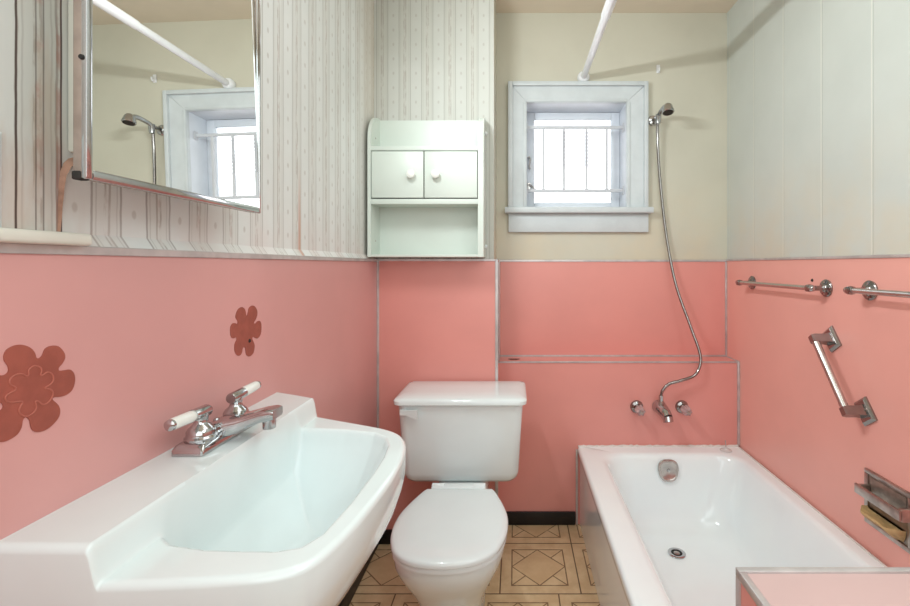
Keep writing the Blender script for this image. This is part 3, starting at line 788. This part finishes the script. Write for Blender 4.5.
# bowl and pedestal in one surface
def bl(z_, s, dy=0., sy=1.): return egg(z_, 1., dy, s*sy, s)
bm = B()
loft(bm, [egg(.0, 1, .05, .72, .64, 1.42), egg(.012, 1, .05, .72, .64), egg(.03, 1, .05, .69, .60), egg(.10, 1, .055, .64, .54), egg(.17, 1, .05, .66, .56), egg(.23, 1, .035, .74, .66), egg(.28, 1, .02, .83, .78), egg(.32, 1, .008, .90, .88), egg(.355, 1, 0, .945, .94), egg(.378, 1, 0, .955, .955), egg(.3875, 1, 0, .95, .95)])
add_box(bm, txc-.098, txc+.098, 1.56, 1.94, .28, .389, .03, 4)
add_box(bm, txc-.10, txc+.10, 1.50, 1.80, .0, .32, .05, 4)
obj('bowl', bm, 'porcelain', t, angle=60)

# ------------------------------------------------------------------ sink
out_ctrl = [(-.611, .521), (-.56, .5205), (-.50, .520), (-.42, .523), (-.33, .530), (-.285, .538), (-.256, .556), (-.240, .590), (-.227, .65), (-.219, .72), (-.214, .80), (-.2155, .865), (-.222, .915), (-.235, .958), (-.256, .992), (-.292, 1.020), (-.338, 1.042), (-.41, 1.073), (-.486, 1.106), (-.55, 1.136), (-.611, 1.163)]
oc = catmull([(x, y, 0) for x, y in out_ctrl], 14)
itip = 10*14
near_c, far_c = oc[:itip+1], oc[itip:][::-1]
def yat(curve, x):
    for p, q in zip(curve, curve[1:]):
        if p.x <= x <= q.x: return p.y + (q.y-p.y)*((x-p.x)/(q.x-p.x) if q.x > p.x else 0)
    return curve[-1].y if x > curve[-1].x else curve[0].y
in_poly = [Vector((x, y, 0)) for x, y in ((-.512, .668), (-.494, .642), (-.478, .616), (-.455, .600), (-.40, .589), (-.31, .586), (-.283, .594), (-.268, .62), (-.259, .70), (-.255, .80), (-.256, .87), (-.263, .925), (-.28, .963), (-.31, .988), (-.38, 1.005), (-.44, 1.012), (-.48, 1.015), (-.512, 1.0))]
def dist_in(x, y):
    d_ = 9.; ins = False; n = len(in_poly)
    for i in range(n):
        a, b = in_poly[i], in_poly[(i+1) % n]
        ex, ey = b.x-a.x, b.y-a.y
        t_ = max(0., min(1., ((x-a.x)*ex+(y-a.y)*ey)/(ex*ex+ey*ey)))
        d_ = min(d_, math.hypot(x-a.x-ex*t_, y-a.y-ey*t_))
        if (a.y > y) != (b.y > y) and x < (b.x-a.x)*(y-a.y)/(b.y-a.y)+a.x: ins = not ins
    return d_ if ins else -d_
def sst(a, b, v):
    t_ = max(0., min(1., (v-a)/(b-a))); return t_*t_*(3-2*t_)
DECK, RIM = .904, .860
def hgt(x, y):
    d_ = dist_in(x, y)
    dep = 0.
    if d_ > -.007:
        q = max(0., min(1., (d_+.007)/.125))
        soft = sst(0, .09, q)
        dep = .172*(1-(1-q)**1.9)*soft
        # front and far sides of the bowl are gentler than its back
        dep *= .78 + .22*sst(-.27, -.42, x)
    k = sst(-.483, -.497, x)
    return (RIM-dep)*(1-k) + DECK*k
XW, XF = -.611, oc[itip].x
xs_ = [XW+(-.505-XW)*i/14 for i in range(14)] + [-.505+.028*i/14 for i in range(14)]
x0_ = -.477
xs_ += [XF-(XF-x0_)*(1-i/96)**1.7 for i in range(97)]
NU = 150
us = [.5-.5*math.cos(math.pi*i/NU) for i in range(NU+1)]
segs = list(zip(oc, oc[1:]))
def edge_dist(x, y):
    d_ = 9.
    for a_, b_ in segs:
        if abs(a_.x-x) > .03 or abs(a_.y-y) > .03: continue
        ex, ey = b_.x-a_.x, b_.y-a_.y; l2 = ex*ex+ey*ey
        if l2 < 1e-12: continue
        t_ = max(0., min(1., ((x-a_.x)*ex+(y-a_.y)*ey)/l2)); d_ = min(d_, math.hypot(x-a_.x-ex*t_, y-a_.y-ey*t_))
    return d_
LR = .010
def top_z(x, y):
    e = min(edge_dist(x, y), LR); return hgt(x, y) - (LR - math.sqrt(max(0., LR*LR-(LR-e)**2)))
bm = B(); G = []
for x in xs_[:-1]:
    y0_, y1_ = yat(near_c, x), yat(far_c, x)
    G.append([bm.verts.new((x, y0_+(y1_-y0_)*u_, top_z(x, y0_+(y1_-y0_)*u_))) for u_ in us])
tipv = bm.verts.new((XF, oc[itip].y, RIM-LR))
for p, q in zip(G, G[1:]):
    for k in range(NU): bm.faces.new((p[k], q[k], q[k+1], p[k+1]))
for k in range(NU): bm.faces.new((G[-1][k], tipv, G[-1][k+1]))
rim_v = [g[0] for g in G] + [tipv] + [g[-1] for g in G[::-1]] + [v for v in G[0][-2:0:-1]]
prev = rim_v
for z_, tx, ty, dz in ((None, 1, 1, .012), (.81, .998, .997, 0), (.79, .986, .986, 0), (.76, .96, .96, 0), (.72, .90, .90, 0), (.67, .78, .78, 0), (.625, .60, .60, 0), (.60, .40, .42, 0)):
    cur = [bm.verts.new((XW+(v.co.x-XW)*tx, .84+(v.co.y-.84)*ty, z_ if z_ is not None else v.co.z-dz)) for v in rim_v]
    n_ = len(cur)
    for k in range(n_):
        j = (k+1) % n_; bm.faces.new((prev[k], cur[k], cur[j], prev[j]))
    prev = cur
bm.faces.new(prev)
t = thing('bathroom_sink', (-.61, .84, .64), 'white wall-hung porcelain sink with raised faucet deck at lower left', 'sink')
obj('basin', bm, 'porcelain', t, angle=70)
bx, by = -.415, .76
bm = B(); zz = hgt(bx, by); add_lathe(bm, (bx, by, zz-.003), (0, 0, 1), [(0, 0), (.022, 0), (.023, .005), (.019, .007), (.014, .0045), (0, .004)], 24); obj('drain', bm, 'chrome', t)

# ------------------------------------------------------------------ sink faucet
fy, fx, fz = .850, -.558, DECK+.0006
t = thing('sink_faucet', (fx, fy, fz), 'chrome centerset faucet with white porcelain levers on the sink deck', 'faucet')
bm = B()
def pl(w_, l_, z_, r_): return rrect(fx-w_/2, fx+w_/2, fy-l_/2, fy+l_/2, r_, z_, 4)
loft(bm, [pl(.056, .172, fz, .005), pl(.056, .172, fz+.008, .005), pl(.050, .164, fz+.015, .006), pl(.044, .156, fz+.0175, .007)])
obj('base_plate', bm, 'chrome', t, angle=30)
bm = B()
def sec(x, w_, z0_, z1_, rnd_=.25):
    h = z1_-z0_; r_ = min(h, w_)*rnd_; out = []
    for cy_, cz_, a0 in ((fy+w_/2-r_, z1_-r_, 0), (fy-w_/2+r_, z1_-r_, 90), (fy-w_/2+r_, z0_+r_, 180), (fy+w_/2-r_, z0_+r_, 270)):
        for i in range(4):
            a_ = R(a0+30*i); out.append(Vector((x, cy_+r_*math.cos(a_), cz_+r_*math.sin(a_))))
    return out
loft(bm, [sec(fx-.024, .066, fz+.010, fz+.022), sec(fx-.012, .074, fz+.010, fz+.031), sec(fx+.008, .074, fz+.010, fz+.038), sec(fx+.028, .066, fz+.010, fz+.041), sec(fx+.046, .056, fz+.015, fz+.043), sec(fx+.064, .048, fz+.024, fz+.048), sec(fx+.084, .042, fz+.032, fz+.054), sec(fx+.102, .039, fz+.036, fz+.057), sec(fx+.110, .036, fz+.038, fz+.055)])
so = obj('spout', bm, 'chrome', t, angle=40)
bm = B(); add_lathe(bm, (fx+.094, fy, fz+.040), (0, 0, -1), [(0, 0), (.0115, 0), (.0115, .022), (.009, .0225), (0, .019)], 22); obj('aerator', bm, 'chrome', so)
bm = B(); add_lathe(bm, (fx-.006, fy, fz+.030), (0, 0, 1), [(0, 0), (.005, 0), (.005, .004), (.0035, .0065), (0, .007)], 14); obj('cap', bm, 'chrome', t)
for s_ in (-1, 1):
    hy = fy + s_*.050
    bm = B()
    add_lathe(bm, (fx, hy, fz+.017), (0, 0, 1), [(0, 0), (.0255, 0), (.0255, .005), (.0225, .008), (.0225, .015), (.019, .021), (.0125, .027), (.0105, .033), (.0115, .037), (.0105, .047), (0, .047)], 28)
    add_tube(bm, [(fx, hy-s_*.017, fz+.0625), (fx, hy-s_*.014, fz+.0627), (fx, hy+s_*.022, fz+.064)], [.0095, .0108, .0108], 20)
    ho = obj('handle', bm, 'chrome', t, angle=40)
    bm = B(); add_tube(bm, [(fx, hy+s_*.021, fz+.064), (fx, hy+s_*.028, fz+.0643), (fx, hy+s_*.066, fz+.066), (fx, hy+s_*.070, fz+.066)], [.0088, .0105, .0098, .009], 20); obj('lever', bm, 'porc_handle', ho, label='white porcelain lever')
    bm = B(); add_tube(bm, [(fx, hy+s_*.0695, fz+.066), (fx, hy+s_*.074, fz+.066), (fx, hy+s_*.076, fz+.066)], [.0092, .009, .006], 18); obj('lever_tip', bm, 'chrome', ho)

# ------------------------------------------------------------------ light
def area(name, loc, rot, sx_, sy_, power, col=(1, 1, 1)):
    l = bpy.data.lights.new(name, 'AREA'); l.shape = 'RECTANGLE'; l.size = sx_; l.size_y = sy_; l.energy = power; l.color = col
    o = bpy.data.objects.new(name, l); C.objects.link(o); o.location = loc; o.rotation_euler = rot; return o
key = area('vanity_light', (-.40, 1.10, 2.047), (0, 0, 0), .36, .022, 9.5, (.90, .98, 1))
kd = Vector((.93, .28, -.30)).normalized()          # the lamp looks across the room and a little down
kx = Vector((.28, -.93, 0)).normalized(); kz = -kd; ky = kz.cross(kx).normalized(); kx = ky.cross(kz)
key.rotation_euler = Matrix((kx, ky, kz)).transposed().to_euler()
fd = Vector((-1, .40, -.35)).normalized()
fl_ = area('side_fill', (.95, .0, 2.1), fd.to_track_quat('-Z', 'Y').to_euler(), .8, .8, 9.5, (.82, .97, 1))  # added fill aimed at the left wall, no real lamp
area('ceiling_light', (.40, .85, 2.46), (0, 0, 0), .9, .9, 5, (.84, .96, 1))
area('camera_fill', (.05, -.52, 1.5), (R(82), 0, 0), 1.3, 1.3, 10, (.84, .96, 1))  # added soft fill from behind the camera, not a real source

w = bpy.data.worlds.new('sky'); bpy.context.scene.world = w; w.use_nodes = True
bg = w.node_tree.nodes['Background']; bg.inputs[0].default_value = (.93, .96, 1, 1); bg.inputs[1].default_value = 3.2

# ------------------------------------------------------------------ camera
cam = bpy.data.cameras.new('camera'); co = bpy.data.objects.new('camera', cam); C.objects.link(co)
co.location = (0, 0, H); co.rotation_euler = (R(90), 0, 0)
cam.sensor_width = 36; cam.lens = 36*F/910
cam.shift_x = -(VX-455)/910; cam.shift_y = -(303-VY)/910
cam.clip_start = .02
bpy.context.scene.camera = co
vs = bpy.context.scene.view_settings
vs.view_transform = 'Standard'; vs.look = 'None'; vs.exposure = .13; vs.gamma = 1
for o in bpy.data.objects:
    if '_local' in o: del o['_local']
